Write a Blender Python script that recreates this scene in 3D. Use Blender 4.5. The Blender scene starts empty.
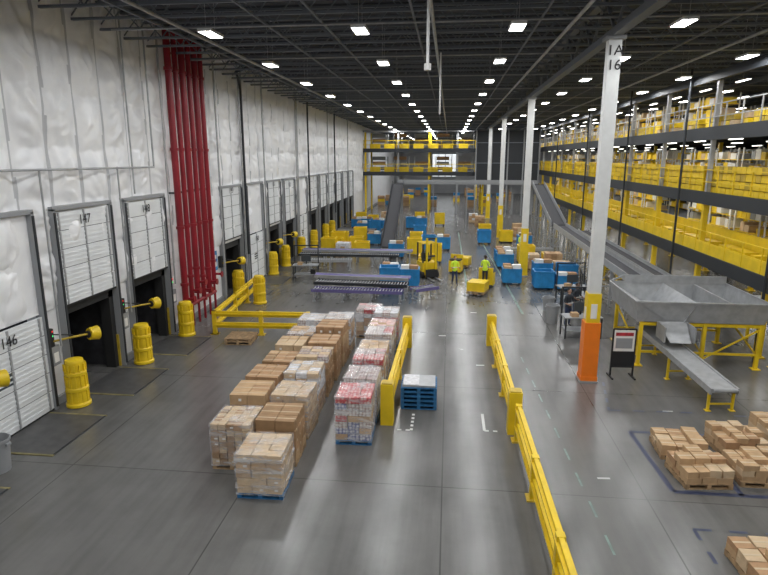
import bpy, math, random
from mathutils import Vector, Matrix, noise
random.seed(7)
C=bpy.context.collection
SC=bpy.context.scene
SC.view_settings.view_transform='Standard'
SC.view_settings.exposure=0.13
# ---------------------------------------------------------------- materials
M={}
def mat(name,col,rough=.6,metal=0,var=.0,scale=3,bump=0,bscale=20,emit=0,spec=.5,col2=None):
    m=bpy.data.materials.new(name);m.use_nodes=True
    nt=m.node_tree;b=nt.nodes['Principled BSDF']
    b.inputs['Base Color'].default_value=(*col,1);b.inputs['Roughness'].default_value=rough
    b.inputs['Metallic'].default_value=metal;b.inputs['Specular IOR Level'].default_value=spec
    tc=nt.nodes.new('ShaderNodeTexCoord')
    if var>0 or col2:
        n=nt.nodes.new('ShaderNodeTexNoise');n.inputs['Scale'].default_value=scale;n.inputs['Detail'].default_value=4
        r=nt.nodes.new('ShaderNodeValToRGB');nt.links.new(tc.outputs['Object'],n.inputs['Vector']);nt.links.new(n.outputs['Fac'],r.inputs['Fac'])
        c2=col2 or tuple(min(1,c*(1+var)) for c in col);c1=tuple(c*(1-var) for c in col) if not col2 else col
        r.color_ramp.elements[0].position=.35;r.color_ramp.elements[1].position=.65
        r.color_ramp.elements[0].color=(*c1,1);r.color_ramp.elements[1].color=(*c2,1)
        nt.links.new(r.outputs['Color'],b.inputs['Base Color'])
    if emit>0:
        b.inputs['Emission Color'].default_value=(*col,1);b.inputs['Emission Strength'].default_value=emit
    M[name]=m;return m
mat('yellow',(.80,.56,.015),.42,var=.08,scale=2)
mat('yellow_dark',(.52,.36,.03),.5,var=.2)
mat('yellow_faded',(.22,.19,.08),.6,var=.3)
mat('orange',(.85,.20,.012),.45,var=.05)
mat('red',(.27,.011,.022),.35,var=.15,scale=1)
mat('blue',(.02,.22,.50),.45,var=.15)
mat('blue_pallet',(.02,.13,.30),.6,var=.3,scale=8)
mat('wood',(.36,.24,.13),.75,var=.3,scale=6)
mat('card_a',(.42,.25,.13),.75,var=.12,scale=4)
mat('card_b',(.50,.33,.18),.75,var=.1,scale=4)
mat('card_c',(.33,.20,.10),.75,var=.12,scale=4)
mat('card_d',(.58,.43,.27),.75,var=.1,scale=4)
mat('tape',(.58,.46,.30),.3)
mat('label',(.82,.80,.76),.5)
mat('pink_l',(.70,.46,.42),.5,var=.2,scale=14)
mat('case_white',(.66,.66,.68),.45,var=.2,scale=10)
mat('case_red',(.42,.03,.04),.45,var=.4,scale=10)
mat('steel',(.42,.43,.45),.35,.7,var=.12)
mat('galv',(.40,.41,.42),.4,.3,var=.12,scale=4)
mat('darksteel',(.030,.034,.040),.55,.2)
mat('joist',(.17,.188,.215),.6,.1)
mat('deck',(.07,.078,.092),.7,var=.15,scale=.4)
mat('black',(.015,.015,.017),.6)
mat('belt',(.03,.03,.035),.7)
mat('purple',(.13,.11,.28),.5)
mat('white',(.78,.78,.77),.5,var=.04)
mat('white_door',(.76,.78,.79),.45,var=.05,scale=1.5)
mat('colwhite',(.70,.71,.70),.5,var=.05)
mat('grey',(.30,.31,.32),.5)
mat('plate',(.075,.075,.075),.45,var=.2,scale=3)
mat('rubber',(.02,.02,.02),.8)
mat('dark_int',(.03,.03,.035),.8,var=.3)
mat('screen',(.06,.07,.08),.2)
mat('lamp',(1,.99,.97),.4,emit=16)
mat('tube',(1,.98,.9),.4,emit=5)
mat('skylit',(.92,.97,1),.4,emit=.75)
mat('skin',(.45,.27,.19),.55)
mat('skin_d',(.20,.11,.07),.55)
mat('hair',(.02,.015,.012),.7)
mat('hivis',(.62,.85,.05),.6,emit=.05)
mat('jean',(.03,.045,.10),.8,var=.2,scale=20)
mat('shirt_d',(.03,.035,.045),.8)
mat('tape_w',(.60,.60,.58),.5)
mat('tape_g',(.13,.20,.17),.5,var=.4,scale=4)
mat('tape_b',(.035,.045,.09),.5)
mat('redlight',(.9,.03,.02),.4,emit=1.5)
mat('greenlight',(.05,.8,.2),.4,emit=1.5)
mat('insul_seam',(.52,.53,.55),.5)
# stretch film
m=bpy.data.materials.new('film');m.use_nodes=True;nt=m.node_tree;nd=nt.nodes
b=nd['Principled BSDF'];b.inputs['Base Color'].default_value=(.85,.86,.88,1);b.inputs['Roughness'].default_value=.15
tr=nd.new('ShaderNodeBsdfTransparent');mx=nd.new('ShaderNodeMixShader');n=nd.new('ShaderNodeTexNoise');n.inputs['Scale'].default_value=2.5;n.inputs['Detail'].default_value=6
mr=nd.new('ShaderNodeMapRange');mr.inputs['From Min'].default_value=.4;mr.inputs['From Max'].default_value=.75;mr.inputs['To Min'].default_value=.05;mr.inputs['To Max'].default_value=.5
tc=nd.new('ShaderNodeTexCoord');mp=nd.new('ShaderNodeMapping');mp.inputs['Scale'].default_value=(1,1,4);nt.links.new(tc.outputs['Object'],mp.inputs['Vector']);nt.links.new(mp.outputs['Vector'],n.inputs['Vector'])
nt.links.new(n.outputs['Fac'],mr.inputs['Value']);nt.links.new(mr.outputs['Result'],mx.inputs['Fac']);nt.links.new(tr.outputs[0],mx.inputs[1]);nt.links.new(b.outputs[0],mx.inputs[2]);nt.links.new(mx.outputs[0],nd['Material Output'].inputs[0]);M['film']=m
def printed(name,c1,c2,c3,sc):
    m=bpy.data.materials.new(name);m.use_nodes=True;nt=m.node_tree;nd=nt.nodes;b=nd['Principled BSDF'];b.inputs['Roughness'].default_value=.35
    v=nd.new('ShaderNodeTexVoronoi');v.inputs['Scale'].default_value=sc;v.inputs['Randomness'].default_value=.35
    tc=nd.new('ShaderNodeTexCoord');nt.links.new(tc.outputs['Object'],v.inputs['Vector'])
    r=nd.new('ShaderNodeValToRGB');r.color_ramp.elements[0].position=.15;r.color_ramp.elements[1].position=.6;r.color_ramp.elements[0].color=(*c1,1);r.color_ramp.elements[1].color=(*c2,1)
    e=r.color_ramp.elements.new(.4);e.color=(*c3,1)
    nt.links.new(v.outputs['Distance'],r.inputs['Fac']);nt.links.new(r.outputs['Color'],b.inputs['Base Color']);M[name]=m
printed('cans_red',(.74,.70,.67),(.45,.03,.04),(.62,.36,.33),10)
printed('cans_white',(.78,.76,.74),(.32,.22,.20),(.60,.55,.52),11)
printed('cans_blue',(.75,.76,.80),(.10,.12,.28),(.42,.42,.50),11)
# insulation (white quilted facing)
m=bpy.data.materials.new('insulation');m.use_nodes=True;nt=m.node_tree;nd=nt.nodes;b=nd['Principled BSDF']
b.inputs['Roughness'].default_value=.33
tc=nd.new('ShaderNodeTexCoord')
n1=nd.new('ShaderNodeTexNoise');n1.inputs['Scale'].default_value=1.3;n1.inputs['Detail'].default_value=3;n1.inputs['Distortion'].default_value=.6
nt.links.new(tc.outputs['Object'],n1.inputs['Vector'])
r=nd.new('ShaderNodeValToRGB');r.color_ramp.elements[0].position=.3;r.color_ramp.elements[0].color=(.82,.83,.85,1);r.color_ramp.elements[1].position=.65;r.color_ramp.elements[1].color=(.91,.915,.92,1)
nt.links.new(n1.outputs['Fac'],r.inputs['Fac']);nt.links.new(r.outputs[0],b.inputs['Base Color'])
M['insulation']=m
# concrete floor
m=bpy.data.materials.new('concrete');m.use_nodes=True;nt=m.node_tree;nd=nt.nodes;b=nd['Principled BSDF']
tc=nd.new('ShaderNodeTexCoord')
n1=nd.new('ShaderNodeTexNoise');n1.inputs['Scale'].default_value=.35;n1.inputs['Detail'].default_value=8;n1.inputs['Roughness'].default_value=.65
n2=nd.new('ShaderNodeTexNoise');n2.inputs['Scale'].default_value=1.5;n2.inputs['Detail'].default_value=6
mp=nd.new('ShaderNodeMapping');mp.inputs['Scale'].default_value=(3,.25,1)
nt.links.new(tc.outputs['Object'],n1.inputs['Vector']);nt.links.new(tc.outputs['Object'],mp.inputs['Vector']);nt.links.new(mp.outputs['Vector'],n2.inputs['Vector'])
r=nd.new('ShaderNodeValToRGB');r.color_ramp.elements[0].position=.3;r.color_ramp.elements[0].color=(.112,.110,.105,1);r.color_ramp.elements[1].position=.7;r.color_ramp.elements[1].color=(.168,.165,.158,1)
nt.links.new(n1.outputs['Fac'],r.inputs['Fac'])
r2=nd.new('ShaderNodeValToRGB');r2.color_ramp.elements[0].position=.3;r2.color_ramp.elements[0].color=(.78,.78,.78,1);r2.color_ramp.elements[1].position=.6;r2.color_ramp.elements[1].color=(1,1,1,1)
nt.links.new(n2.outputs['Fac'],r2.inputs['Fac'])
mu=nd.new('ShaderNodeMix');mu.data_type='RGBA';mu.blend_type='MULTIPLY';mu.inputs[0].default_value=.8
nt.links.new(r.outputs[0],mu.inputs[6]);nt.links.new(r2.outputs[0],mu.inputs[7])
br=nd.new('ShaderNodeTexBrick');br.offset=0;br.inputs['Scale'].default_value=1;br.inputs['Brick Width'].default_value=4.6;br.inputs['Row Height'].default_value=6.1;br.inputs['Mortar Size'].default_value=.018;br.inputs['Mortar Smooth'].default_value=.3
br.inputs['Color1'].default_value=(1,1,1,1);br.inputs['Color2'].default_value=(.93,.93,.93,1);br.inputs['Mortar'].default_value=(.5,.5,.5,1)
nt.links.new(tc.outputs['Object'],br.inputs['Vector'])
m2=nd.new('ShaderNodeMix');m2.data_type='RGBA';m2.blend_type='MULTIPLY';m2.inputs[0].default_value=1
nt.links.new(mu.outputs[2],m2.inputs[6]);nt.links.new(br.outputs['Color'],m2.inputs[7]);nt.links.new(m2.outputs[2],b.inputs['Base Color'])
rr=nd.new('ShaderNodeMapRange');rr.inputs['To Min'].default_value=.15;rr.inputs['To Max'].default_value=.33;nt.links.new(n1.outputs['Fac'],rr.inputs['Value']);nt.links.new(rr.outputs[0],b.inputs['Roughness'])
M['concrete']=m
# ---------------------------------------------------------------- mesh builder
class B:
    def __init__(s): s.v=[];s.f=[];s.m=[];s.mats=[];s.sm=[]
    def mi(s,k):
        if k not in s.mats: s.mats.append(k)
        return s.mats.index(k)
    def add(s,vs,fs,k,smooth=False):
        o=len(s.v);s.v+= [tuple(x) for x in vs];i=s.mi(k)
        for f in fs: s.f.append(tuple(o+j for j in f));s.m.append(i);s.sm.append(smooth)
    def box(s,x0,x1,y0,y1,z0,z1,k):
        s.add([(x0,y0,z0),(x1,y0,z0),(x1,y1,z0),(x0,y1,z0),(x0,y0,z1),(x1,y0,z1),(x1,y1,z1),(x0,y1,z1)],
              [(0,3,2,1),(4,5,6,7),(0,1,5,4),(1,2,6,5),(2,3,7,6),(3,0,4,7)],k)
    def cb(s,c,d,k,rz=0):
        hx,hy,hz=d[0]/2,d[1]/2,d[2]/2;cs,sn=math.cos(rz),math.sin(rz);vs=[]
        for z in(-hz,hz):
            for x,y in((-hx,-hy),(hx,-hy),(hx,hy),(-hx,hy)): vs.append((c[0]+x*cs-y*sn,c[1]+x*sn+y*cs,c[2]+z))
        s.add(vs,[(0,3,2,1),(4,5,6,7),(0,1,5,4),(1,2,6,5),(2,3,7,6),(3,0,4,7)],k)
    def frame(s,p,q):
        p=Vector(p);q=Vector(q);d=(q-p).normalized()
        up=Vector((0,0,1)) if abs(d.z)<.95 else Vector((1,0,0))
        sd=d.cross(up).normalized();u=sd.cross(d).normalized();return p,q,sd,u
    def beam(s,p,q,w,h,k):
        p,q,sd,u=s.frame(p,q);vs=[]
        for c in(p,q):
            for a,b in((-1,-1),(1,-1),(1,1),(-1,1)): vs.append(c+sd*a*w/2+u*b*h/2)
        s.add(vs,[(0,1,2,3),(7,6,5,4),(0,4,5,1),(1,5,6,2),(2,6,7,3),(3,7,4,0)],k)
    def cyl(s,p,q,r,k,n=10,r2=None,cap=True):
        r2=r if r2 is None else r2
        p,q,sd,u=s.frame(p,q);vs=[]
        for c,rr in((p,r),(q,r2)):
            for i in range(n):
                a=2*math.pi*i/n;vs.append(c+sd*math.cos(a)*rr+u*math.sin(a)*rr)
        s.add(vs,[(i,i+n,(i+1)%n+n,(i+1)%n) for i in range(n)],k,True)
        if cap: s.add(vs[:n],[tuple(range(n))],k);s.add(vs[n:],[tuple(range(n-1,-1,-1))],k)
    def lathe(s,c,prof,k,n=20):
        for (r0,z0),(r1,z1) in zip(prof,prof[1:]):
            vs=[]
            for r,z in((r0,z0),(r1,z1)):
                for i in range(n):
                    a=2*math.pi*i/n;vs.append((c[0]+r*math.cos(a),c[1]+r*math.sin(a),c[2]+z))
            s.add(vs,[(i,(i+1)%n,(i+1)%n+n,i+n) for i in range(n)],k,True)
    def sph(s,c,r,k,n=12,m=8):
        vs=[];fs=[]
        for j in range(m+1):
            t=math.pi*j/m
            for i in range(n):
                a=2*math.pi*i/n;vs.append((c[0]+r[0]*math.sin(t)*math.cos(a),c[1]+r[1]*math.sin(t)*math.sin(a),c[2]+r[2]*math.cos(t)))
        for j in range(m):
            for i in range(n): fs.append((j*n+i,(j+1)*n+i,(j+1)*n+(i+1)%n,j*n+(i+1)%n))
        s.add(vs,fs,k,True)
    def tube(s,pts,r,k,n=8):
        for a,b in zip(pts,pts[1:]): s.cyl(a,b,r,k,n)
        for a in pts[1:-1]: s.sph(a,(r,r,r),k,8,6)
    def mesh(s,name):
        me=bpy.data.meshes.new(name);me.from_pydata(s.v,[],s.f)
        for k in s.mats: me.materials.append(M[k])
        me.polygons.foreach_set('material_index',s.m);me.polygons.foreach_set('use_smooth',s.sm);me.update();return me
    def obj(s,name,loc=(0,0,0),rz=0):
        o=bpy.data.objects.new(name,s.mesh(name));o.location=loc;o.rotation_euler=(0,0,rz);C.objects.link(o)
        return o
def inst(o,name,loc,rz=0,sc=(1,1,1)):
    n=bpy.data.objects.new(name,o.data);n.location=loc;n.rotation_euler=(0,0,rz);n.scale=sc;C.objects.link(n);return n
def text(body,loc,rot,size,k,parent):
    t=bpy.data.curves.new('lettering','FONT');t.body=body;t.size=size;t.align_x='CENTER';t.extrude=.003;t.materials.append(M[k])
    o=bpy.data.objects.new('lettering',t);o.location=loc;o.rotation_euler=rot;C.objects.link(o);o.parent=parent;return o
# ---------------------------------------------------------------- room shell
XL,XR,YB,YE,ZC=-12.,36.,-8.,128.,12.7
b=B();b.box(XL-4,XR,YB,YE,-.3,0,'concrete');b.obj('floor')
b=B();b.box(XL-.5,XR,YB,YE,ZC,ZC+.2,'deck')
y=YB
while y<YE:
    b.box(XL,XR,y,y+.12,ZC-.05,ZC,'deck');y+=.61
b.obj('ceiling')
doors=[8.4,12.3,16.2,20.1,29.2,33.1,37.0,40.9,44.8,48.7,52.6,56.5,60.4,64.3,68.2]
DW=2.85;DH=2.95
b=B()
Y=[];y=6.
while y<80: Y.append(y);y+=.065 if y<38 else .15
nz=150;z0,z1=DH,12.7;ny=len(Y)-1
vs=[];fs=[];seam=[]
SP=1.5;RH=1.62
for j in range(nz+1):
    z=z0+(z1-z0)*j/nz
    for y in Y:
        s1=noise.noise(Vector((y*.6,z*.6,9)))*.35
        ph=(y+s1*.2)/SP;a=abs(math.sin(math.pi*ph))
        col=math.floor(ph)
        zz=(z-2.95+s1*.7+.05*math.sin(col*2.3))/RH
        c=abs(math.sin(math.pi*zz))
        fz=zz-math.floor(zz);fy=ph-math.floor(ph)
        d=.21*(a**.7)*(.4+.6*c**.7)
        w1=noise.noise(Vector((y*.7,z*.7,1)));w2=noise.noise(Vector((y*.7,z*.7,31)))
        fan=math.sin((y*6.5+w1*6)+(fy-.5)*(1-fz)*9)
        d+=.034*fan*max(0,(fz-.2))*a
        d+=.11*w2
        r1=1-abs(noise.noise(Vector((y*1.2+w1*2.0,z*1.5+w2*2.0,7))))*2.0
        d+=.075*max(r1,0)*a+.05*noise.noise(Vector((y*2.4+w2*2,z*3.0-w1*2,17)))*a
        if j==0: d=0
        vs.append((XL+max(d-.06,-.02),y,z));seam.append(min(fy,1-fy)*SP<.045)
fa=[];fb=[]
for j in range(nz):
    for i in range(ny):
        k=j*(ny+1)+i;(fb if seam[k] else fa).append((k,k+1,k+ny+2,k+ny+1))
b.add(vs,fa,'insulation',True)
mi_=b.mi('insul_seam')
for f in fb: b.f.append(f);b.m.append(mi_);b.sm.append(True)
b.box(XL-.3,XL-.03,YB,YE,DH,ZC,'insulation')
prev=YB
for d in doors+[YE]:
    b.box(XL-.3,XL,prev,d,0,DH,'insulation');prev=d+DW
b.obj('wall_left')
b=B();b.box(XR,XR+.3,YB,YE,0,ZC,'white');b.obj('wall_right')
b=B();b.box(XL-.3,XR+.3,YE,YE+.3,0,ZC,'grey');b.obj('wall_far')
b=B();b.box(XL-.3,XR+.3,YB-.3,YB,0,ZC,'white');b.obj('wall_back')
b=B()
for i in range(4):
    x=-3.7+i*1.4;b.box(x,x+1.25,YE-.06,YE-.02,3.6,8.3,'skylit')
    b.box(x-.15,x,YE-.12,YE,3.5,8.4,'grey')
b.box(-3.85,1.9,YE-.12,YE,8.3,8.45,'grey');b.box(-3.85,1.9,YE-.12,YE,3.45,3.6,'grey');b.obj('window_1')
b=B();prev=YB
for d in doors+[YE]:
    b.box(XL,XL+.1,prev+.12,d-.12,0,.25,'grey');prev=d+DW
b.obj('baseboard_left')
# ---------------------------------------------------------------- dock doors
def door(n,y,mode,num=None):
    b=B();x=XL
    for yy in(y-.12,y+DW):
        b.box(x,x+.26,yy,yy+.12,0,6.0,'grey')
        b.box(x+.26,x+.29,yy+.02,yy+.10,.1,5.9,'darksteel')
    b.box(x,x+.26,y-.12,y+DW+.12,5.95,6.07,'grey')
    zb={'closed':.05,'open':3.0,'dark':3.2}[mode]
    k='white_door'
    for i in range(5):
        za=zb+i*.58;b.box(x+.12,x+.19,y,y+DW,za+.01,za+.57,k)
        for q in(.12,.26,.40): b.box(x+.19,x+.205,y+.05,y+DW-.05,za+q,za+q+.05,k)
        for q in(.15,1.4,2.65): b.box(x+.19,x+.225,y+q,y+q+.06,za+.02,za+.56,'galv')
        b.box(x+.11,x+.185,y,y+DW,za-.01,za+.012,'darksteel')
    b.box(x+.10,x+.2,y,y+DW,zb-.05,zb+.01,'rubber')
    if mode=='closed':
        b.box(x+.19,x+.20,y+.9,y+1.5,1.4,1.75,'screen')
        b.box(x+.02,x+.10,y,y+DW,3.0,5.95,'insulation')
    else:
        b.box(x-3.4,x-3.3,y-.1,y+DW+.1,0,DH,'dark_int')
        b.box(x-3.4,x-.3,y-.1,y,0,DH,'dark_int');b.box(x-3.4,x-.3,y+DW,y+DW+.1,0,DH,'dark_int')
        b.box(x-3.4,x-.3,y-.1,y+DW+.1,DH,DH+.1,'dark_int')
        b.box(x+.02,x+.10,y,y+DW,3.0,5.95,'white')
        b.box(x-.35,x+.02,y,y+.25,0,DH,'rubber');b.box(x-.35,x+.02,y+DW-.25,y+DW,0,DH,'rubber');b.box(x-.35,x+.02,y,y+DW,DH-.3,DH,'rubber')
        for q in(.5,1.2,1.9,2.5): b.box(x-3.25,x-.5,y+.3,y+.33,q,q+.06,'grey')
        b.box(x-.02,x+.1,y-.02,y+.05,0,1.2,'yellow_dark');b.box(x-.02,x+.1,y+DW-.05,y+DW+.02,0,1.2,'yellow_dark')
    b.box(x,x+.18,y+DW+.25,y+DW+.6,1.3,1.9,'grey');b.box(x+.18,x+.2,y+DW+.3,y+DW+.5,1.4,1.7,'label')
    b.box(x,x+.12,y+DW+.3,y+DW+.45,2.15,2.45,'black');b.sph((x+.13,y+DW+.37,2.37),(.05,.05,.05),'redlight',8,6);b.sph((x+.13,y+DW+.37,2.23),(.05,.05,.05),'greenlight',8,6)
    o=b.obj('door_%d'%n)
    if num: text(num,(x+.235,y+DW/2,zb+2.44),(math.pi/2,0,math.pi/2),.42,'black',o)
    b=B();b.box(0,1.9,0,2.3,0,.018,'plate');b.box(0,1.9,-.07,-.0,0,.02,'yellow_faded');b.box(0,1.9,2.3,2.37,0,.02,'yellow_faded');b.box(1.86,1.9,0,2.3,.018,.03,'darksteel')
    b.obj('dock_leveler_plate',(XL+.12,y+.28,0))
for i,d in enumerate(doors):
    md='closed' if i in(0,1,5,8) else ('dark' if i in(4,6,9) else 'open')
    door(i+1,d,md,{0:'145',1:'146',2:'147',3:'148',4:'149',5:'150',6:'151',7:'152'}.get(i))
# ---------------------------------------------------------------- wall pipes
b=B()
for i in range(6):
    y=23.75+i*.64;r=.14 if i%2==0 else .11;zb=.9+.25*(i%3)
    b.cyl((-11.5,y,zb),(-11.5,y,ZC-.1),r,'red',12)
    for z in(zb,zb+1.1,4.5,7.8,11): b.cyl((-11.5,y,z),(-11.5,y,z+.12),r+.04,'red',12)
    b.cyl((-11.5,y,zb+.5),(-11.1,y,zb+.5),.06,'red',8);b.cyl((-11.1,y,zb+.5),(-11.06,y,zb+.5),.15,'red',12)
    b.cyl((-11.5,y,zb),(-11.5,y,0),.06,'red',8)
    b.box(-12,-11.6,y-.03,y+.03,6,6.08,'darksteel')
b.cyl((-11.5,23.7,1.0),(-11.5,27.0,1.0),.09,'red',10)
b.obj('red_sprinkler_riser_pipes')
b=B()
b.tube([(-11.65,5,7.2),(-11.65,22.2,7.15),(-11.65,22.2,12.6)],.035,'galv')
b.tube([(-11.65,15.6,1.9),(-11.65,15.6,7.2)],.03,'galv');b.tube([(-11.65,19.6,1.9),(-11.65,19.6,7.2)],.03,'galv')
b.tube([(-11.65,20.6,6.2),(-11.65,20.6,12.6)],.03,'galv');b.tube([(-11.65,23.2,2.2),(-11.65,23.2,12.6)],.03,'galv')
for y in(28.8,32.2,32.6,36.2,44.1,44.5,55.9,67):
    b.tube([(-11.65,y,.3),(-11.65,y,12.5)],.05,'galv')
for y in(32.4,47.8,59):
    b.tube([(-11.6,y,2),(-11.6,y,11.0),(-11.5,y-.4,11.5),(-11.2,y-1.6,11.9),(-10.4,y-2.2,12.0)],.07,'darksteel')
b.obj('conduit_pipes')
def notice(y,z,k):
    b=B();b.box(0,.04,-.35,.35,-.5,.5,k);b.box(.04,.045,-.25,.25,.1,.3,'label');b.box(.04,.045,-.25,.25,-.3,-.05,'label');b.obj('notice_sign',(XL+.02,y,z))
notice(28.2,2.3,'blue');notice(28.2,1.2,'label')
# ---------------------------------------------------------------- ceiling steel
b=B()
ys=[];y=-6.1
while y<YE: ys.append(y);y+=1.525
zt,zb=ZC-.1,ZC-.95
for y in ys:
    for z in(zt,zb): b.box(XL,XR,y-.05,y+.05,z-.04,z+.04,'joist')
    if y<75:
        x=XL;up=True
        while x<22:
            b.beam((x,y,zb if up else zt),(x+.76,y,zt if up else zb),.035,.035,'joist');x+=.76;up=not up
b.obj('roof_joists')
b=B()
for x in(4.9,23.3):
    for z,h in((ZC-.15,.2),(11.2,.22)): b.box(x-.15,x+.15,YB,YE,z-h/2,z+h/2,'joist')
    y=YB;up=True
    while y<YE-1.5:
        b.beam((x,y,11.2 if up else ZC-.15),(x,y+1.525,ZC-.15 if up else 11.2),.08,.08,'joist');y+=1.525;up=not up
for x in(-9.5,-6,-4.15,-1.2,2.7,8.6,14.2): b.box(x-.03,x+.03,YB,YE,11.68,11.74,'joist')
b.obj('roof_girders')
b=B()
for x in(-8.5,-.6,3.6,10): b.cyl((x,YB+.1,11.5),(x,YE-.2,11.5),.055,'galv',8)
y=1.
while y<YE-1: b.cyl((XL+.8,y,11.62),(XR-.1,y,11.62),.03,'galv',6);y+=6.1
b.cyl((-.6,15,11.5),(-.6,15,9.6),.035,'white',8);b.cyl((-.6,15,9.75),(-.6,15,9.6),.09,'white',10)
b.cyl((-.45,24,11.5),(-.45,24,9.2),.03,'white',8)
b.obj('sprinkler_pipes')
for i in range(7):
    y=1.2+18.3*i
    b=B();w=.19
    b.box(-w,w,-w,w,0,11.1,'colwhite');b.box(-w-.12,w+.12,-w-.12,w+.12,0,.05,'grey');b.box(-w-.1,w+.1,-w-.1,w+.1,11.0,11.1,'grey')
    kk='orange' if i==1 else 'yellow'
    b.box(-w-.07,w+.07,-w-.07,w+.07,.05,2.1,kk);b.box(-w-.09,w+.09,-w-.09,w+.09,.05,.2,kk)
    b.box(-w-.03,w+.03,-w-.03,w+.03,2.1,3.1,'yellow');b.box(-w-.045,-w-.03,-.1,.1,2.2,2.6,'label');b.box(-.1,.1,-w-.045,-w-.03,2.25,2.75,'label')
    o=b.obj('steel_column',(4.9,y,0))
    if i==1: text('1A\n16',(0,-w-.01,10.55),(math.pi/2,0,0),.42,'black',o)
# ---------------------------------------------------------------- lights
b=B()
xs=[-7.4,-2.75,1.85,6.45,11.0,15.6,22,29]
for iy in range(-3,18):
    y=18.3+6.1*iy
    for ix,x in enumerate(xs):
        z=11.2
        b.box(x-.22,x+.22,y-.5,y+.5,z,z+.08,'white');b.box(x-.19,x+.19,y-.46,y+.46,z-.012,z,'lamp')
        b.cyl((x,y-.35,z+.08),(x,y-.35,12.6),.008,'galv',4);b.cyl((x,y+.35,z+.08),(x,y+.35,12.6),.008,'galv',4)
        if y<110 and x<14:
            L=bpy.data.lights.new('high_bay_lamp','AREA');L.shape='RECTANGLE';L.size=.38;L.size_y=.92;L.energy=102;L.color=(.97,.985,1)
            o=bpy.data.objects.new('high_bay_lamp',L);o.location=(x,y,z-.03);C.objects.link(o)
b.obj('high_bay_lights')
# ---------------------------------------------------------------- generic builders
def pallet(b,x0,x1,y0,y1,k,z=0):
    d=y1-y0;w=x1-x0
    for i in range(3):
        xx=x0+(w-.1)*i/2;b.box(xx,xx+.1,y0,y1,z+.02,z+.11,k)
    for i in range(7):
        yy=y0+(d-.1)*i/6;b.box(x0,x1,yy,yy+.1,z+.11,z+.135,k)
    for i in range(3):
        yy=y0+(d-.1)*i/2;b.box(x0,x1,yy,yy+.1,z,z+.02,k)
def stack(name,x,y,w,d,h,cols,nx,ny,nzl,pal='wood',film=True,rz=0,top=None,jit=.01,tape=True,partial=0,bands=False):
    b=B();pallet(b,-w/2,w/2,-d/2,d/2,pal)
    z=.135;bh=(h-.135)/nzl
    for l in range(nzl):
        lk=random.choice(cols)
        for i in range(nx):
            for j in range(ny):
                if l==nzl-1 and random.random()<partial: continue
                k=lk if random.random()<.6 else random.choice(cols)
                if top and l==nzl-1: k=random.choice(top)
                jx=random.uniform(-jit,jit);jy=random.uniform(-jit,jit)
                X0=-w/2+w*i/nx+.008+jx;X1=-w/2+w*(i+1)/nx-.008+jx;Y0=-d/2+d*j/ny+.008+jy;Y1=-d/2+d*(j+1)/ny-.008+jy
                b.box(X0,X1,Y0,Y1,z,z+bh-.01,k)
                if tape and (l==nzl-1 or i in(0,nx-1) or j in (0,ny-1)):
                    ym=(Y0+Y1)/2
                    b.box(X0-.002,X1+.002,ym-.02,ym+.02,z+bh*.75,z+bh-.007,'tape')
                    if random.random()<.35: b.box((X0+X1)/2,(X0+X1)/2+.08,Y0-.003,Y0,z+bh*.35,z+bh*.6,'label')
        z+=bh
    if film:
        b.box(-w/2-.02,w/2+.02,-d/2-.02,d/2+.02,.1,z+.015,'film')
    if bands:
        for q in(.25,.6,.85): b.box(-w/2-.028,w/2+.028,-d/2-.028,d/2+.028,z*q,z*q+.06,'film')
    return b.obj(name,(x,y,0),rz)
br=['card_a','card_b','card_c'];lt=['card_b','card_d','card_a','case_white']
stack('wrapped_carton_pallet',-4.08,11.8,1.05,1.08,1.08,['card_b','card_d','card_b'],3,4,5,'blue_pallet',True,.03,bands=True)
stack('carton_pallet',-4.12,13.25,1.0,1.1,1.22,br,2,3,4,'wood',False,.02)
stack('carton_pallet',-4.15,14.7,1.02,1.08,1.25,['card_d','card_b','card_b'],3,4,7,'wood',True,-.03)
stack('carton_pallet',-4.2,16.1,1.0,1.08,1.35,['card_b','case_white','card_a'],3,4,7,'wood',True,.02,top=['case_white','card_d'])
stack('case_goods_pallet',-4.22,17.55,1.02,1.08,1.35,['card_c','card_a'],3,4,6,'wood',False,.02,top=['cans_white','card_d'])
stack('carton_pallet',-4.2,18.95,1.0,1.08,1.35,br,3,3,4,'wood',False,.03)
stack('carton_pallet',-4.2,20.35,1.02,1.08,1.5,br,3,3,4,'wood',False,-.03)
stack('case_goods_pallet',-4.2,21.8,1.02,1.08,1.4,lt,3,4,6,'wood',True,0,top=['cans_white','case_white'])
stack('carton_pallet',-5.16,12.95,.98,1.1,1.2,['card_a','card_c','card_d'],5,5,7,'wood',True,.02)
stack('carton_pallet',-5.28,14.5,.98,1.08,1.3,br,2,3,4,'wood',False,.04)
stack('carton_pallet',-5.32,15.95,1.0,1.08,1.25,['card_b','card_a'],3,3,4,'wood',False,-.03)
stack('carton_pallet',-5.32,17.4,.98,1.08,1.2,br,3,3,4,'wood',False,.02)
stack('carton_pallet',-5.35,18.9,.98,1.08,1.25,['card_d','card_b'],3,3,4,'wood',False,.02)
stack('case_goods_pallet',-5.32,20.35,.98,1.08,1.2,lt,3,3,5,'wood',True,.0,top=['cans_white','card_b'])
stack('case_goods_pallet',-5.3,21.85,.98,1.08,1.3,['card_d','case_white'],3,3,5,'wood',True,0,top=['case_white','cans_white'])
tops=[['cans_red'],['cans_white'],['cans_red','cans_white'],['card_b','card_d'],['cans_red','cans_white'],['card_b','pink_l'],['cans_white','case_white']]
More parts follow.
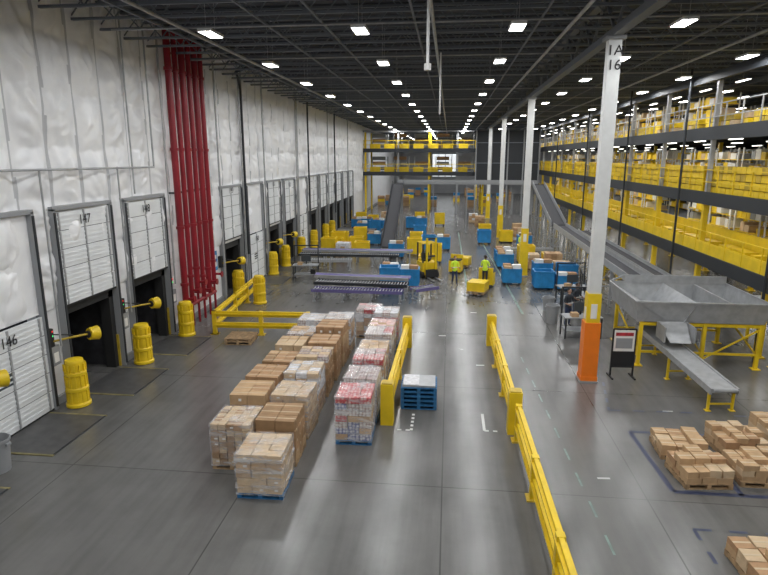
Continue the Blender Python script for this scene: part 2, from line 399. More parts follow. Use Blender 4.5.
for i in range(7):
    y=14.5+i*1.37
    stack('case_goods_pallet',-2.4+random.uniform(-.05,.05),y,.96,1.05,[1.36,1.35,1.45,1.3,1.4,1.3,1.45][i],[['cans_blue','cans_white','card_b','cans_red'],['cans_blue','case_white','cans_white'],['card_c','card_a','case_white']][i%3],3,4,7,'blue_pallet',True,random.uniform(-.04,.04),top=tops[i],tape=False)
stack('case_goods_pallet',-3.3,23.9,1.0,1.1,1.25,lt,3,4,6,'wood',True,0,top=['cans_white','cans_red'],tape=False)
b=B()
for i in range(5): pallet(b,-.55,.55,-.5,.5,'blue_pallet',i*.14)
b.box(-.5,.5,-.45,.45,.70,.76,'galv');b.box(-.47,.0,-.42,.42,.76,.78,'case_white');b.obj('blue_pallet_stack',(-.78,16.9,0),.02)
b=B()
for i in range(2): pallet(b,-.55,.55,-.5,.5,'wood',i*.14)
b.obj('wooden_pallet_stack',(-8.5,22.3,0),.05)
def loose(name,x,y,w,d,h,rz=0):
    b=B();pallet(b,-w/2,w/2,-d/2,d/2,'wood');random.seed(int(x*10+y*7))
    z=.135
    for l in range(3):
        nx=random.choice((3,4));ny=random.choice((2,3));bh=h/3*random.uniform(.8,1.1)
        for i in range(nx):
            for j in range(ny):
                if l==2 and random.random()<.5: continue
                f=random.uniform(.8,1.0)
                b.cb((-w/2+w*(i+.5)/nx,-d/2+d*(j+.5)/ny,z+bh*f/2),(w/nx*.93,d/ny*.93,bh*f),random.choice(['card_b','card_d','card_b','card_a']),random.uniform(-.08,.08))
                b.cb((-w/2+w*(i+.5)/nx,-d/2+d*(j+.5)/ny,z+bh*f+.001),(w/nx*.9,.05,.003),'tape',0)
        z+=bh*.8 if l<2 else 0
    return b.obj(name,(x,y,0),rz)
loose('loose_carton_pallet',6.1,13.3,1.1,1.05,.55,.1);loose('loose_carton_pallet',6.1,14.6,1.1,1.05,.45,-.05)
loose('loose_carton_pallet',7.5,13.5,1.15,1.05,.5,.0);loose('loose_carton_pallet',7.65,14.85,1.15,1.05,.55,.1)
loose('loose_carton_pallet',9.1,14.2,1.15,1.1,.55,.1);loose('loose_carton_pallet',9.15,15.6,1.15,1.1,.5,.1)
loose('loose_carton_pallet',6.05,9.95,1.1,1.1,.5,.05);loose('loose_carton_pallet',7.45,10.05,1.1,1.1,.6,.0)
# ---------------------------------------------------------------- floor marking
b=B()
def strip(x0,y0,x1,y1,w,k,dash=0):
    p=Vector((x0,y0,0));q=Vector((x1,y1,0));L=(q-p).length;d=(q-p)/L;n=Vector((-d.y,d.x,0))*w/2
    t=0
    while t<L-.01:
        e=min(L,t+(dash or L));a=p+d*t;c=p+d*e
        b.add([tuple(v+Vector((0,0,.004))) for v in(a-n,c-n,c+n,a+n)],[(0,1,2,3)],k);t=e+(dash or 0)
strip(1.2,33,1.05,60,.12,'tape_g');strip(3.75,28,2.9,60,.12,'tape_g');strip(3.4,9,2.9,22,.05,'tape_g',.6)
strip(-1.3,15.0,-.9,15.0,.08,'tape_w',.12);strip(-.9,15,-.9,16.2,.08,'tape_w',.12)
strip(1.15,15.2,1.15,16.3,.08,'tape_w');strip(1.15,15.2,1.6,15.2,.08,'tape_w',.12)
for (x0,y0,x1,y1) in((5.3,12.6,5.2,15.6),(5.2,15.6,8.3,15.6),(5.3,12.6,8.3,12.6),(6.8,12.6,6.8,15.6),(8.35,12.6,8.35,15.6),(8.35,15.6,10,16.6)): strip(x0,y0,x1,y1,.13,'tape_b')
for (x0,y0,x1,y1) in((5.4,19.3,5.0,17.0),(5.0,17,8,17.1),(8.6,17.0,10.5,17.0),(5.2,11.2,5.2,9.4),(5.2,11.2,8.2,11.2)): strip(x0,y0,x1,y1,.08,'tape_b',.35)
for (x,y) in((1.15,20.5),(1.2,28),(-.3,24),(3.7,13),(9.9,17.2),(6.6,17.1)): strip(x,y,x+.3,y+.02,.07,'tape_w')
b.obj('floor_marking_tape')
# ---------------------------------------------------------------- bollards / rails
b=B()
b.lathe((0,0,0),[(.30,0),(.36,.02),(.36,.10),(.31,.14),(.30,.48),(.335,.52),(.335,.60),(.295,.64),(.285,.98),(.315,1.02),(.315,1.10),(.275,1.14),(.27,1.42),(.25,1.49),(.10,1.51),(0,1.51)],'yellow',24)
for i in range(12):
    a=2*math.pi*i/12
    for z0,z1 in((.14,.5),(.64,1.0),(1.14,1.36)): b.cb((.30*math.cos(a),.30*math.sin(a),(z0+z1)/2),(.05,.04,z1-z0),'yellow',a)
bl=b.obj('yellow_bollard_guard',(-11.3,15.6,0))
for (x,y) in((-11.25,19.45),(-11.15,22.9),(-11.4,30.0),(-9.8,28.7),(-11.4,36.4),(-11.4,39.4),(-11.4,43.9),(-11.4,48.2),(-11.4,53),(-11.4,56)):
    inst(bl,'yellow_bollard_guard',(x,y,0))
def rail(name,pts,posts_every=2.4,h=1.05,big=False):
    b=B()
    for p,q in zip(pts,pts[1:]):
        P=Vector((*p,0));Q=Vector((*q,0));L=(Q-P).length;n=max(1,round(L/posts_every));d=(Q-P)/L
        for i in range(n+1):
            c=P+d*L*i/n;w=.16
            b.cb((c.x,c.y,h/2),(w,w,h),'yellow',math.atan2(d.y,d.x));b.cb((c.x,c.y,.015),(.32,.32,.03),'yellow_dark',math.atan2(d.y,d.x))
        for z in((.42,.92) ):
            b.beam(P+Vector((0,0,z)),Q+Vector((0,0,z)),.20,.05,'yellow')
            b.beam(P+Vector((0,0,z+.07)),Q+Vector((0,0,z+.07)),.09,.10,'yellow');b.beam(P+Vector((0,0,z-.07)),Q+Vector((0,0,z-.07)),.09,.10,'yellow')
    if big:
        for p in (pts[0],pts[-1]): b.cb((p[0],p[1],.62),(.36,.36,1.24),'yellow');b.cb((p[0],p[1],1.25),(.30,.30,.04),'yellow_dark')
    return b.obj(name)
rail('yellow_guard_rail',[(-10.7,31),(-10.3,26.5),(-10.0,23.2),(-5.9,23.4)])
rail('yellow_guard_rail',[(-1.62,15.4),(-1.55,22.4)],3,1.05,True)
rail('yellow_guard_rail',[(1.95,15.2),(1.85,23.0)],2.5,1.05,True)
rail('yellow_guard_rail',[(2.14,6.5),(2.0,14.7)],2.8,1.05)
b=B()
b.tube([(0,0,0),(.5,.45,.05),(.7,1.0,0)],.035,'yellow_dark');b.tube([(0,0,.25),(.5,.45,.12)],.02,'black');b.box(-.05,.12,-.12,.12,-.2,.4,'black')
b.cyl((.7,.95,0),(.82,1.2,-.02),.19,'yellow',16,.23);b.cyl((.70,.93,0),(.69,.90,0),.12,'black',12);b.cyl((.823,1.206,-.02),(.826,1.212,-.02),.17,'darksteel',16)
al=b.obj('dock_loading_light',(XL+.05,15.45,2.05))
for y in(11.5,19.4,28.9,36.2,40): inst(al,'dock_loading_light',(XL+.05,y,2.05))
b=B()
b.lathe((0,0,0),[(0,.01),(.24,0),(.29,.62),(.31,.64),(.31,.70),(.285,.70),(.27,.62),(.23,.05),(0,.05)],'grey',20);b.cb((.32,0,.6),(.06,.12,.05),'grey');b.cb((-.32,0,.6),(.06,.12,.05),'grey')
tc_=b.obj('trash_can',(4.9,26.6,0),0);tc_.scale=(1.0,1.0,1.25)
inst(tc_,'trash_can',(-10.85,11.75,0),0,(1.1,1.1,1.2));inst(tc_,'trash_can',(5.1,28.9,0))
# ---------------------------------------------------------------- conveyors
def conveyor(name,p,q,w=.8,top='belt',side='galv',leg='galv',rollers=False,legs=1.9,sh=.16,guard=0):
    b=B();P=Vector(p);Q=Vector(q);d=(Q-P).normalized();L=(Q-P).length
    s=Vector((-d.y,d.x,0)).normalized();up=Vector((0,0,1))
    for sg in(-1,1):
        o=s*sg*w/2
        b.beam(P+o-up*.03,Q+o-up*.03,.05,sh,side)
        if guard: b.beam(P+o*1.02+up*guard/2,Q+o*1.02+up*guard/2,.03,guard,side)
    if rollers:
        n=int(L/.16)
        for i in range(n): c=P+d*(L*(i+.5)/n);b.cyl(c-s*w*.47,c+s*w*.47,.035,'steel',8)
    else:
        b.beam(P,Q,w*.92,.05,top);b.cyl(P-s*w*.46,P+s*w*.46,.07,top,10);b.cyl(Q-s*w*.46,Q+s*w*.46,.07,top,10)
    n=max(1,round(L/legs))
    for i in range(n+1):
        c=P+d*(.15+(L-.3)*i/n);z=c.z-.08
        if z<.15: continue
        for sg in(-1,1):
            f=c+s*sg*w*.46
            b.box(f.x-.035,f.x+.035,f.y-.035,f.y+.035,0,z,leg);b.box(f.x-.08,f.x+.08,f.y-.08,f.y+.08,0,.02,leg)
        b.beam(Vector((c.x,c.y,z*.35))-s*w*.46,Vector((c.x,c.y,z*.35))+s*w*.46,.04,.05,leg)
        if z>1.6: b.beam(Vector((c.x,c.y,z*.35))-s*w*.46,Vector((c.x,c.y,z*.8))+s*w*.46,.03,.04,leg)
    return b.obj(name)
conveyor('purple_belt_conveyor',(-7.5,32.0,.95),(-2.1,31.6,.95),.7,'purple')
conveyor('roller_conveyor',(-7.3,30.9,.8),(-2.1,30.6,.8),.8,rollers=True,side='darksteel',leg='grey')
conveyor('roller_conveyor',(-7.2,29.8,.62),(-2.3,29.7,.62),.7,rollers=True,side='purple',leg='grey')
conveyor('roller_conveyor',(-1.8,30.3,.6),(-.6,31.2,.6),.6,rollers=True,side='purple')
conveyor('purple_belt_conveyor',(-10.6,41.4,.9),(-2.6,41.6,.9),.8,'purple')
conveyor('roller_conveyor',(-10.6,40.1,.8),(-3.4,40.2,.8),.8,rollers=True,side='darksteel')
conveyor('roller_conveyor',(-9.5,38.2,.7),(-6.5,38.5,.7),.8,rollers=True)
conveyor('belt_conveyor',(-10.4,54,.9),(-6.8,54,.9),.8)
conveyor('inclined_belt_conveyor',(-4.9,46.5,.4),(-5.2,59.5,4.9),1.1,'belt','darksteel','grey',guard=.35,legs=3)
conveyor('overhead_belt_conveyor',(-5.2,60.3,5.0),(8.8,60.3,5.0),1.0,'belt','grey','grey',guard=.3,legs=3.6)
conveyor('inclined_belt_conveyor',(8.8,59.5,4.9),(8.5,46,2.4),1.1,'belt','grey','grey',guard=.35,legs=3)
conveyor('belt_conveyor',(8.5,45.5,2.4),(8.3,25.6,2.3),.9,'belt','galv','galv',guard=.25,legs=3)
conveyor('belt_conveyor',(10.3,45.5,2.0),(10.1,25.7,1.9),.8,'belt','galv','yellow',guard=.2,legs=3)
conveyor('inclined_belt_conveyor',(8.35,17.2,.7),(7.75,22.6,1.15),.8,'galv','galv','yellow',legs=2.6,sh=.2)
conveyor('roller_conveyor',(4.6,44.2,.8),(7.9,44.4,.8),.8,rollers=True)
# sheet metal sort chute
b=B()
def hop(x0,x1,y0,y1,z0,z1,fl,k='galv',t=.02):
    lo=[(x0+fl,y0+fl,z0),(x1-fl,y0+fl,z0),(x1-fl,y1-fl,z0),(x0+fl,y1-fl,z0)];hi=[(x0,y0,z1),(x1,y0,z1),(x1,y1,z1),(x0,y1,z1)]
    b.add(lo+hi,[(3,2,1,0),(0,1,5,4),(1,2,6,5),(2,3,7,6),(3,0,4,7)],k)
    for i in range(4): b.beam(hi[i],hi[(i+1)%4],.05,.06,k)
hop(6.8,11.4,21.0,24.6,1.7,2.45,.12)
b.box(7.4,11.4,24.58,24.62,2.45,2.75,'galv');b.beam((6.8,24.6,2.45),(7.4,24.6,2.75),.04,.06,'galv')
b.add([(6.82,21.0,2.45),(7.9,21.0,1.8),(7.9,24.6,1.8),(6.82,24.6,2.45)],[(0,1,2,3)],'galv')
b.add([(8.5,21.0,1.72),(8.9,21.0,2.45),(8.9,24.5,2.45),(8.5,24.5,1.72)],[(3,2,1,0)],'galv')
b.box(10.1,10.14,21.1,24.5,1.72,2.43,'galv')
b.add([(7.6,21.05,1.75),(7.8,20.2,1.2),(8.5,20.2,1.2),(8.6,21.05,1.75)],[(0,1,2,3)],'galv')
b.box(7.58,7.62,20.2,21.05,1.2,1.75,'galv');b.box(8.58,8.62,20.2,21.05,1.2,1.75,'galv')
for x in(7.1,9.3,11.2):
    for y in(21.2,24.3): b.box(x-.06,x+.06,y-.06,y+.06,0,1.7,'yellow');b.box(x-.14,x+.14,y-.14,y+.14,0,.03,'yellow')
    b.beam((x,21.2,.5),(x,24.3,1.5),.05,.05,'yellow')
for y in(21.2,24.3): b.box(7.1,11.2,y-.04,y+.04,1.55,1.67,'yellow');b.beam((9.3,y,.3),(11.2,y,1.5),.05,.05,'yellow');b.box(7.1,11.2,y-.03,y+.03,.5,.58,'yellow')
b.obj('sheet_metal_sort_chute')
b=B();hop(-1.2,1.2,-.8,.8,1.0,1.8,.35)
for x in(-.9,.9):
    for y in(-.5,.5): b.box(x-.05,x+.05,y-.05,y+.05,0,1.5,'yellow')
b.obj('sheet_metal_sort_chute',(13.6,24.5,0))
b=B()
for x in(-.6,.6): b.box(x-.05,x+.05,-.05,.05,0,1.8,'yellow');b.box(x-.12,x+.12,-.12,.12,0,.02,'yellow')
for z in(.5,1.1,1.75): b.box(-.6,.6,-.03,.03,z,z+.07,'yellow')
b.obj('yellow_access_gate',(12.5,21.5,0),.1)
b=B()
for x in(-.38,.38): b.box(x-.025,x+.025,-.025,.025,0,1.75,'black');b.box(x-.03,x+.03,-.3,.3,0,.05,'black')
b.box(-.38,.38,-.02,.02,1.72,1.77,'black');b.box(-.36,.36,-.015,.015,.95,1.7,'label');b.box(-.3,.3,-.02,-.015,1.5,1.62,'case_red');b.box(-.28,.28,-.02,-.015,1.05,1.42,'grey');b.box(-.38,.38,-.02,.02,.35,.4,'black');b.box(-.36,.36,-.01,.01,.4,.93,'black')
b.obj('sign_stand',(6.15,19.9,0),.05)
b=B()
b.box(-.8,.8,-.4,.4,.88,.93,'grey');b.box(-.3,.3,.1,.14,1.1,1.5,'screen');b.box(-.04,.04,.14,.18,.93,1.3,'black')
for x in(-.75,.75):
    for y in(-.35,.35): b.box(x-.03,x+.03,y-.03,y+.03,0,.9 if y<0 else 2.1,'darksteel')
b.box(-.8,.8,.3,.36,2.05,2.12,'darksteel');b.box(-.7,.7,-.35,.35,.3,.34,'grey');b.box(-.5,-.2,-.3,0,.93,1.1,'card_b');b.box(.3,.6,-.2,.1,.34,.6,'black')
ws=b.obj('packing_workstation',(5.75,24.6,0),.1)
inst(ws,'packing_workstation',(6.9,28.6,0),1.4);inst(ws,'packing_workstation',(6.6,30.6,0),.2);inst(ws,'packing_workstation',(11.6,27.3,0),.1);inst(ws,'packing_workstation',(-8.9,35.2,0),.1)
# ---------------------------------------------------------------- bins
def bin_(name,x,y,k='blue',h=1.0,fill=True,rz=0,w=1.1):
    b=B();t=.04;d=w*.95
    for sx in(-1,1):
        for sy in(-1,1): b.box(sx*w*.4-.07,sx*w*.4+.07,sy*d*.4-.07,sy*d*.4+.07,0,.14,'black')
    b.box(-w/2,w/2,-d/2,d/2,.14,.2,k)
    b.box(-w/2,-w/2+t,-d/2,d/2,.2,h,k);b.box(w/2-t,w/2,-d/2,d/2,.2,h,k);b.box(-w/2+t,w/2-t,-d/2,-d/2+t,.2,h,k);b.box(-w/2+t,w/2-t,d/2-t,d/2,.2,h,k)
    for i in range(4):
        xx=-w/2+.08+(w-.16)*i/3
        b.box(xx-.02,xx+.02,-d/2-.02,d/2+.02,.2,.24,k);b.box(xx-.025,xx+.025,-d/2-.025,-d/2,.2,h-.05,k);b.box(xx-.025,xx+.025,d/2,d/2+.025,.2,h-.05,k)
        yy=-d/2+.08+(d-.16)*i/3;b.box(-w/2-.025,-w/2,yy-.025,yy+.025,.2,h-.05,k);b.box(w/2,w/2+.025,yy-.025,yy+.025,.2,h-.05,k)
    b.box(-w/2-.03,w/2+.03,-d/2-.03,-d/2,h-.06,h,k);b.box(-w/2-.03,w/2+.03,d/2,d/2+.03,h-.06,h,k);b.box(-w/2-.03,-w/2,-d/2,d/2,h-.06,h,k);b.box(w/2,w/2+.03,-d/2,d/2,h-.06,h,k)
    if fill:
        for i in range(2):
            for j in range(2): b.cb(((i-.5)*.48*w,(j-.5)*.46*d,h*.65),(.42*w,.4*d,h*.85+random.uniform(.0,.35)),random.choice(['card_a','card_b','card_d','label']),random.uniform(-.1,.1))
    return b.obj(name,(x,y,0),rz)
random.seed(3)
B1=bin_('blue_pallet_bin',3.9,35.2,fill=True);B2=bin_('blue_pallet_bin',5.6,34.0,h=1.1,fill=False);B3=bin_('yellow_tote_bin',-1.4,39.3,'yellow',1.0,False)
B4=bin_('blue_pallet_bin',6.9,33.9,h=.9)
for i,(x,y) in enumerate([(4.0,40.6),(7.2,35.4),(5.9,36.4),(4.0,42.4),
    (-3.4,33.4),(-2.2,33.5),(-3.5,34.9),(-1.6,47.6),(-.4,47.8),(-8.8,58.8),(-7.5,58.8),(-8.7,61.6),(-7.4,61.8),(-4,62.5),(-2.9,63),(-6.2,63.5),(3.2,52),(6.4,49.5),(-10,62.7),(-2.7,55),
    (-3.9,43.6),(-6.5,50.5)]):
    inst([B1,B2,B4][i%3],'blue_pallet_bin',(x,y,0),.02*(i%5),(1,1,1+.15*(i%3)))
for i,(x,y) in enumerate([(-9.2,46.5),(-9.3,48.2),(-9.4,50.5),(-2.6,45),(-2.8,51.0),(-10,66),(-8.6,66),(-1,66),(3.6,58),(-9.3,44.4),(5.2,53),(-3.3,67),(7.1,40.5),(5.6,42),(-6.7,44.6),(-1.0,41.9),(-7.6,47.4),(-7.9,51.6)]):
    inst(B3,'yellow_tote_bin',(x,y,0),.03*(i%3),(1,1,1.1+.3*(i%2)))
random.seed(11)
for (x,y) in((6.5,54.3),(6.9,38.6),(5.7,40.1),(-6.3,68),(-7.6,70),(-3.6,71),(3.5,66),(2.9,69),(6.6,56),(7.2,36.9),(-8.0,43.6)):
    stack('carton_pallet',x,y,1.05,1.1,random.uniform(1.0,1.5),random.choice([br,lt]),3,3,4,'wood',False,0,tape=False)
# ---------------------------------------------------------------- forklift
b=B()
b.box(-.5,.5,0,1.1,.2,1.0,'yellow');b.box(-.52,.52,.15,1.15,.12,.4,'darksteel');b.box(-.45,.45,.9,1.2,.4,1.15,'yellow')
b.box(-.5,-.42,0,.1,1.0,2.2,'darksteel');b.box(.42,.5,0,.1,1.0,2.2,'darksteel');b.box(-.5,-.42,1.0,1.1,1.0,2.2,'darksteel');b.box(.42,.5,1.0,1.1,1.0,2.2,'darksteel')
for i in range(6): b.box(-.5,.5,.02+i*.2,.08+i*.2,2.2,2.25,'yellow')
b.box(-.25,.25,.55,.95,1.0,1.1,'black');b.box(-.25,.25,.88,.98,1.1,1.5,'black')
b.tube([(0,.3,1.0),(0,.2,1.25)],.03,'black');b.cyl((0,.18,1.25),(0,.16,1.29),.16,'black',14)
for x in(-.3,.3): b.box(x-.05,x+.05,-.25,-.12,.08,2.6,'yellow')
for z in(.5,1.4,2.5): b.box(-.35,.35,-.22,-.15,z,z+.1,'darksteel')
b.box(-.4,.4,-.35,-.28,.1,.6,'black')
for x in(-.25,.25): b.box(x-.06,x+.06,-1.4,-.3,.06,.11,'steel')
for x in(-.5,.5):
    for y,r in((.1,.22),(.95,.24)): b.cyl((x-.09,y,r),(x+.09,y,r),r,'rubber',16)
fk=b.obj('forklift',(-1.1,36.3,0),.4)
b=B()
b.box(-.4,.4,.25,.95,.12,.85,'yellow');b.box(-.4,.4,-.25,.25,.08,.2,'black');b.box(-.36,.36,.3,.9,.85,.95,'darksteel');b.tube([(0,.28,.9),(0,.05,1.15)],.03,'black');b.cyl((-.2,.05,1.15),(.2,.05,1.15),.025,'black')
b.box(-.42,.42,.2,.3,.2,1.2,'yellow')
for x in(-.22,.22): b.box(x-.08,x+.08,-2.2,-.2,.06,.12,'steel')
for x in(-.3,.3): b.cyl((x-.05,.7,.12),(x+.05,.7,.12),.12,'rubber',14)
pallet(b,-.5,.5,-2.2,-1.0,'wood',.12)
for i in range(3): b.box(-.5,.5,-2.1+i*.38,-1.75+i*.38,.26,.75,'yellow')
pj=b.obj('rider_pallet_jack',(2.2,33.6,0),-.3)
inst(pj,'rider_pallet_jack',(.7,38.8,0),2.9)
# ---------------------------------------------------------------- people
def person(name,loc,rz,top,legs,skin='skin',cap=None,arm=0.0,stride=0.0):
    V=[(0,0,.96),(0,0,1.14),(0,0,1.34),(0,.01,1.48),(0,0,1.57)];R=[(.15,.11),(.14,.10),(.17,.11),(.09,.08),(.055,.055)];E=[(0,1),(1,2),(2,3),(3,4)]
    def a(v,r,pr): V.append(v);R.append(r if isinstance(r,tuple) else (r,r));E.append((pr,len(V)-1));return len(V)-1
    wr={}
    for s in(-1,1):
        k=a((s*.185,0,1.43),.06,2);k=a((s*.24,.02-arm*.05,1.15),.046,k);wx=(s*.22,-.12-arm*.18,.96+arm*.16);k=a(wx,.03,k);wr[s]=wx
        h=a((s*.09,0,.88),.095,0);st=stride*s
        k=a((s*.10,-.03-st*.5,.50),.066,h);k=a((s*.11,.03-st,.10),.045,k);a((s*.12,-.12-st,.05),(.045,.04),k)
    me=bpy.data.meshes.new('tmp');me.from_pydata(V,E,[]);o=bpy.data.objects.new('tmp',me);C.objects.link(o)
    o.modifiers.new('s','SKIN')
    for i,r in enumerate(R): me.skin_vertices[0].data[i].radius=r
    me.skin_vertices[0].data[0].use_root=True
    ss=o.modifiers.new('u','SUBSURF');ss.levels=1;ss.render_levels=1
    dg=bpy.context.evaluated_depsgraph_get();ev=o.evaluated_get(dg).to_mesh()
    vs=[tuple(v.co) for v in ev.vertices];b=B()
    for p in ev.polygons:
        c=p.center;f=tuple(p.vertices)
        if c.z>1.52: k=skin
        elif abs(c.x)>.19 and c.z<1.15: k=skin
        else: k=top
        if c.z<.9 and abs(c.x)<=.19: k='black' if c.z<.11 else legs
        b.f.append(f);b.m.append(b.mi(k));b.sm.append(True)
    b.v=vs;o.evaluated_get(dg).to_mesh_clear();bpy.data.objects.remove(o)
    b.box(-.16,.16,-.125,-.12,1.1,1.14,'label')
    b.sph((0,-.01,1.665),(.078,.098,.115),skin,14,10);b.sph((0,-.03,1.60),(.055,.07,.05),skin,10,8)
    b.cyl((0,-.10,1.68),(0,-.125,1.645),.010,skin,8,.018)
    for s in(-1,1):
        b.sph((s*.03,-.098,1.675),(.012,.008,.008),'black',8,6);b.sph((s*.079,0,1.66),(.012,.022,.032),skin,8,6)
        b.box(s*.03-.014,s*.03+.014,-.108,-.10,1.692,1.697,'hair')
    b.box(-.022,.022,-.103,-.09,1.608,1.616,'case_red')
    b.sph((0,.012,1.70),(.086,.10,.095),cap or 'hair',14,8)
    if cap: b.cyl((0,-.06,1.715),(0,-.075,1.72),.09,cap,14)
    for s in(-1,1):
        w=Vector(wr[s]);d=Vector((0,-.6,-.55 if arm<.5 else .05)).normalized();pa=w+d*.05
        b.sph(pa,(.022,.045,.045),skin,10,8)
        for i,l in enumerate((.075,.085,.08,.06)):
            q=pa+d*.035+Vector((0,0,.028-.019*i));m1=q+d*l*.55;m2=m1+(d*.6+Vector((-s*.8,0,0))).normalized()*l*.45
            b.cyl(q,m1,.009,skin,6,.008);b.cyl(m1,m2,.008,skin,6,.006)
        q=pa+Vector((-s*.012,0,.03));b.cyl(q,q+Vector((-s*.03,-.03,.03)),.011,skin,6,.008)
    return b.obj(name,loc,rz)
person('person',(.45,34.3,0),.3,'hivis','jean',arm=.8,stride=.12)
person('person',(2.2,33.6,.2),-.3+math.pi,'hivis','shirt_d','skin_d',arm=1.0)
person('person',(5.5,26.1,0),.5,'shirt_d','jean','skin',arm=.9)
person('person',(6.1,27.3,0),.6,'shirt_d','jean','skin_d',arm=.6,stride=.08)
person('person',(5.6,45.6,0),1.0,'hivis','jean',stride=.15)
# ---------------------------------------------------------------- pick tower mezzanine (right)
MX=11.8;Y0,Y1=15.5,84.
b=B()
for z in(3.1,5.9,8.8):
    b.box(MX,34,Y0,Y1,z-.08,z,'deck')
    b.box(MX-.06,MX+.02,Y0,Y1,z-.5,z+.08,'darksteel');b.box(MX,34,Y0-.05,Y0+.03,z-.42,z+.03,'darksteel')
    for yy in range(int(Y0)+1,int(Y1),3): b.box(MX,34,yy,yy+.12,z-.33,z-.08,'darksteel')
    rk='galv' if z>8 else 'yellow'
    for q in(.5,1.05): b.box(MX+.02,MX+.06,Y0,Y1,z+q,z+q+.04,rk)
    y=Y0
    while y<Y1: b.box(MX+.01,MX+.06,y,y+.04,z,z+1.08,rk);y+=1.5
b.box(MX-.1,MX+.1,Y0,Y1,10.9,11.3,'darksteel');b.box(MX+.03,MX+.06,Y0,Y1,3.15,3.7,'yellow')
for x in(14,17.5,20): b.box(x-.1,x+.1,Y0,Y1,10.9,11.1,'darksteel')
y=Y0+1
while y<Y1:
    b.box(MX+.04,MX+.26,y-.11,y+.11,0,5.9,'yellow');b.box(MX+.06,MX+.24,y-.09,y+.09,5.9,11.1,'yellow' if int(y)%3==0 else 'galv');b.box(MX-.05,MX+.35,y-.2,y+.2,0,.04,'yellow')
    for x,k in((17.5,'yellow'),(23,'galv'),(29,'galv')): b.box(x-.11,x+.11,y-.11,y+.11,0,11.1,k);b.box(x-.2,x+.2,y-.2,y+.2,0,.04,k)
    y+=6.1
b.obj('pick_tower_mezzanine')
b=B()
for y in (22.,31.,40.5,52,66): b.cyl((MX-.25,y,0),(MX-.25,y,11.7),.06,'darksteel',8)
b.obj('downpipes')
b=B();random.seed(5)
def totes(x,y,z,h,k): b.box(x,x+.55,y,y+.38,z,z+h,k)
for z,hh in((5.9,1.25),(3.1,.65),(8.8,.65)):
    y=Y0+.3
    while y<Y1-1:
        if random.random()<(.97 if z>5 and z<7 else .6):
            n=int(hh/.3)
            for l in range(n): totes(MX+.28+random.uniform(0,.02),y,z+.02+l*.31,.28,random.choice(['yellow','yellow','yellow','yellow','yellow_dark','card_d' if z>8 else 'yellow']))
        y+=.41
    b.box(MX+1.0,MX+1.06,Y0+.5,Y1-1,z+.3,z+(.6 if z>8 else 1.2),'yellow')
b.obj('yellow_tote_stacks')
b=B();random.seed(8)
for z0 in(0,3.1,5.9,8.8):
    for x in(14.3,20.0,26.0):
        if z0==0 and x<16: continue
        y=Y0+1.6
        while y<Y1-3:
            if random.random()<.25: y+=2.6;continue
            for yy in(y,y+2.4):
                for xx in(x,x+.9): b.box(xx-.03,xx+.03,yy-.03,yy+.03,z0,z0+2.1,'white')
            for q in(.15,.85,1.5):
                b.box(x,x+.9,y,y+2.4,z0+q,z0+q+.04,'yellow')
                yy=y+.1
                while yy<y+2.1:
                    w=random.uniform(.3,.6);h=random.uniform(.25,.5)
                    if random.random()<.8: b.box(x+.08,x+.8,yy,yy+w-.04,z0+q+.04,z0+q+.04+h,random.choice(['yellow','yellow','yellow','yellow','card_d','label','grey','white']))
                    yy+=w
            y+=2.9
b.obj('storage_shelving_rows')
b=B()
for z in(2.75,5.5,8.4,11.0):
    for x in(13.3,17.0,22):
        y=Y0+1.5
        while y<Y1-2:
            b.box(x-.06,x+.06,y,y+1.2,z-.05,z-.02,'tube');b.box(x-.08,x+.08,y,y+1.2,z-.02,z+.02,'white')
            b.cyl((x,y+.6,z),(x,y+.6,z+.32),.01,'galv',4)
            y+=4.0
b.obj('mezzanine_tube_lights')
for z in(2.7,5.45,8.35,10.9):
    for y in range(22,84,12):
        for x in(13.4,18.8):
            L=bpy.data.lights.new('mezzanine_lamp','AREA');L.shape='RECTANGLE';L.size=.3;L.size_y=8;L.energy=75;L.color=(1,.98,.93)
            o=bpy.data.objects.new('mezzanine_lamp',L);o.location=(x,y,z);C.objects.link(o)
rail('yellow_guard_rail',[(12.9,17.5),(12.7,20.6)],2.4);rail('yellow_guard_rail',[(11.2,29.5),(11.2,44)],2.4)
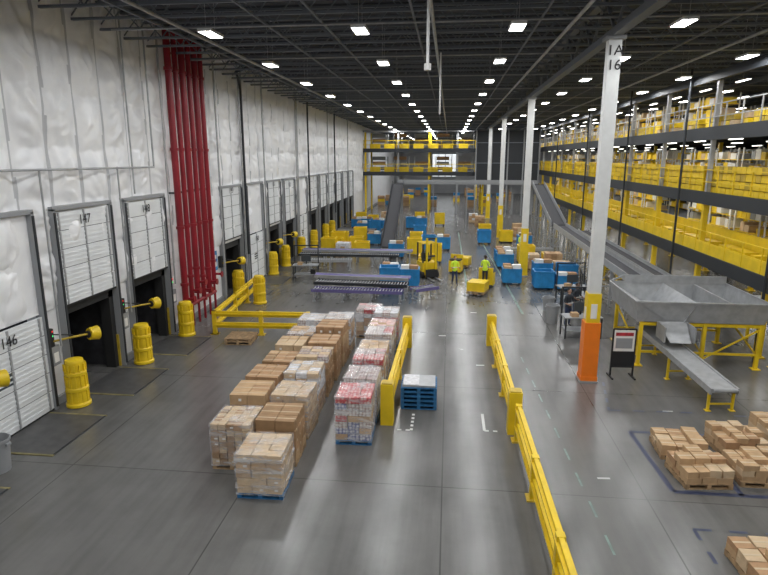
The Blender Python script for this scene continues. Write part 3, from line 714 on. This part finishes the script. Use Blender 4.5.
# ---------------------------------------------------------------- far cross mezzanine
b=B();fy=80.
for z in(5.6,8.7):
    b.box(XL+.2,MX-.2,fy,fy+7,z-.1,z,'deck');b.box(XL+.2,MX-.2,fy-.06,fy,z-.45,z+.06,'darksteel')
    for q in(.5,1.05): b.box(XL+.2,MX-.2,fy,fy+.06,z+q,z+q+.07,'yellow')
    x=XL+.3
    while x<MX-.3: b.box(x,x+.06,fy,fy+.06,z,z+1.1,'yellow');x+=1.5
    for x in range(-11,3,2): b.box(x,x+1.4,fy+1,fy+1.6,z,z+.7,'yellow' if x%4 else 'grey')
    for x in range(-11,3,3):
        for xx in(x,x+2.2): b.box(xx,xx+.08,fy+3,fy+3.9,z,z+2.1,'galv')
        for q in(.2,.9,1.6): b.box(x,x+2.2,fy+3,fy+3.9,z+q,z+q+.05,'grey');b.box(x+.15,x+1.9,fy+3.1,fy+3.8,z+q+.05,z+q+.5,'grey' if (x+int(q*10))%2 else 'card_a')
for x in(-11.5,-7,-2.8,1,4.5,8.5,11): 
    for y in(fy+.3,fy+6.5): b.box(x-.12,x+.12,y-.12,y+.12,0,11,'yellow' if x in(-11.5,-2.8,4.5) else 'grey')
b.box(XL+.2,3.2,fy-.1,fy+.1,10.9,11.1,'grey')
b.obj('cross_mezzanine')
b=B();b.box(3.4,11.6,78.6,78.8,4.2,11.1,'darksteel')
for x in(3.4,5.4,7.5,9.5,11.5): b.box(x-.08,x+.08,78.4,78.6,0,11.1,'grey')
for z in(4.2,6.8,9.4,11.0): b.box(3.4,11.6,78.5,78.6,z,z+.1,'joist')
b.obj('dark_enclosure_panel')
b=B();random.seed(21)
for i in range(26):
    x=random.uniform(-11,11);y=random.uniform(92,122)
    if abs(x+.6)<1.6: continue
    for l in range(3): b.cb((x,y,.3+l*.5),(1.1,1.1,.6 if l==0 else .46),random.choice(['card_a','card_b','yellow','blue']),.05)
b.obj('carton_stacks')
# ---------------------------------------------------------------- world / camera
w=bpy.data.worlds.new('w');SC.world=w;w.use_nodes=True;w.node_tree.nodes['Background'].inputs[0].default_value=(.6,.65,.7,1);w.node_tree.nodes['Background'].inputs[1].default_value=.3
cam=bpy.data.cameras.new('camera');co=bpy.data.objects.new('camera',cam);C.objects.link(co);SC.camera=co
cam.sensor_width=36;cam.lens=36*577/768;cam.clip_end=400;co.location=(0,0,7.5)
co.rotation_euler=(math.pi/2-.2208,0,.1111)
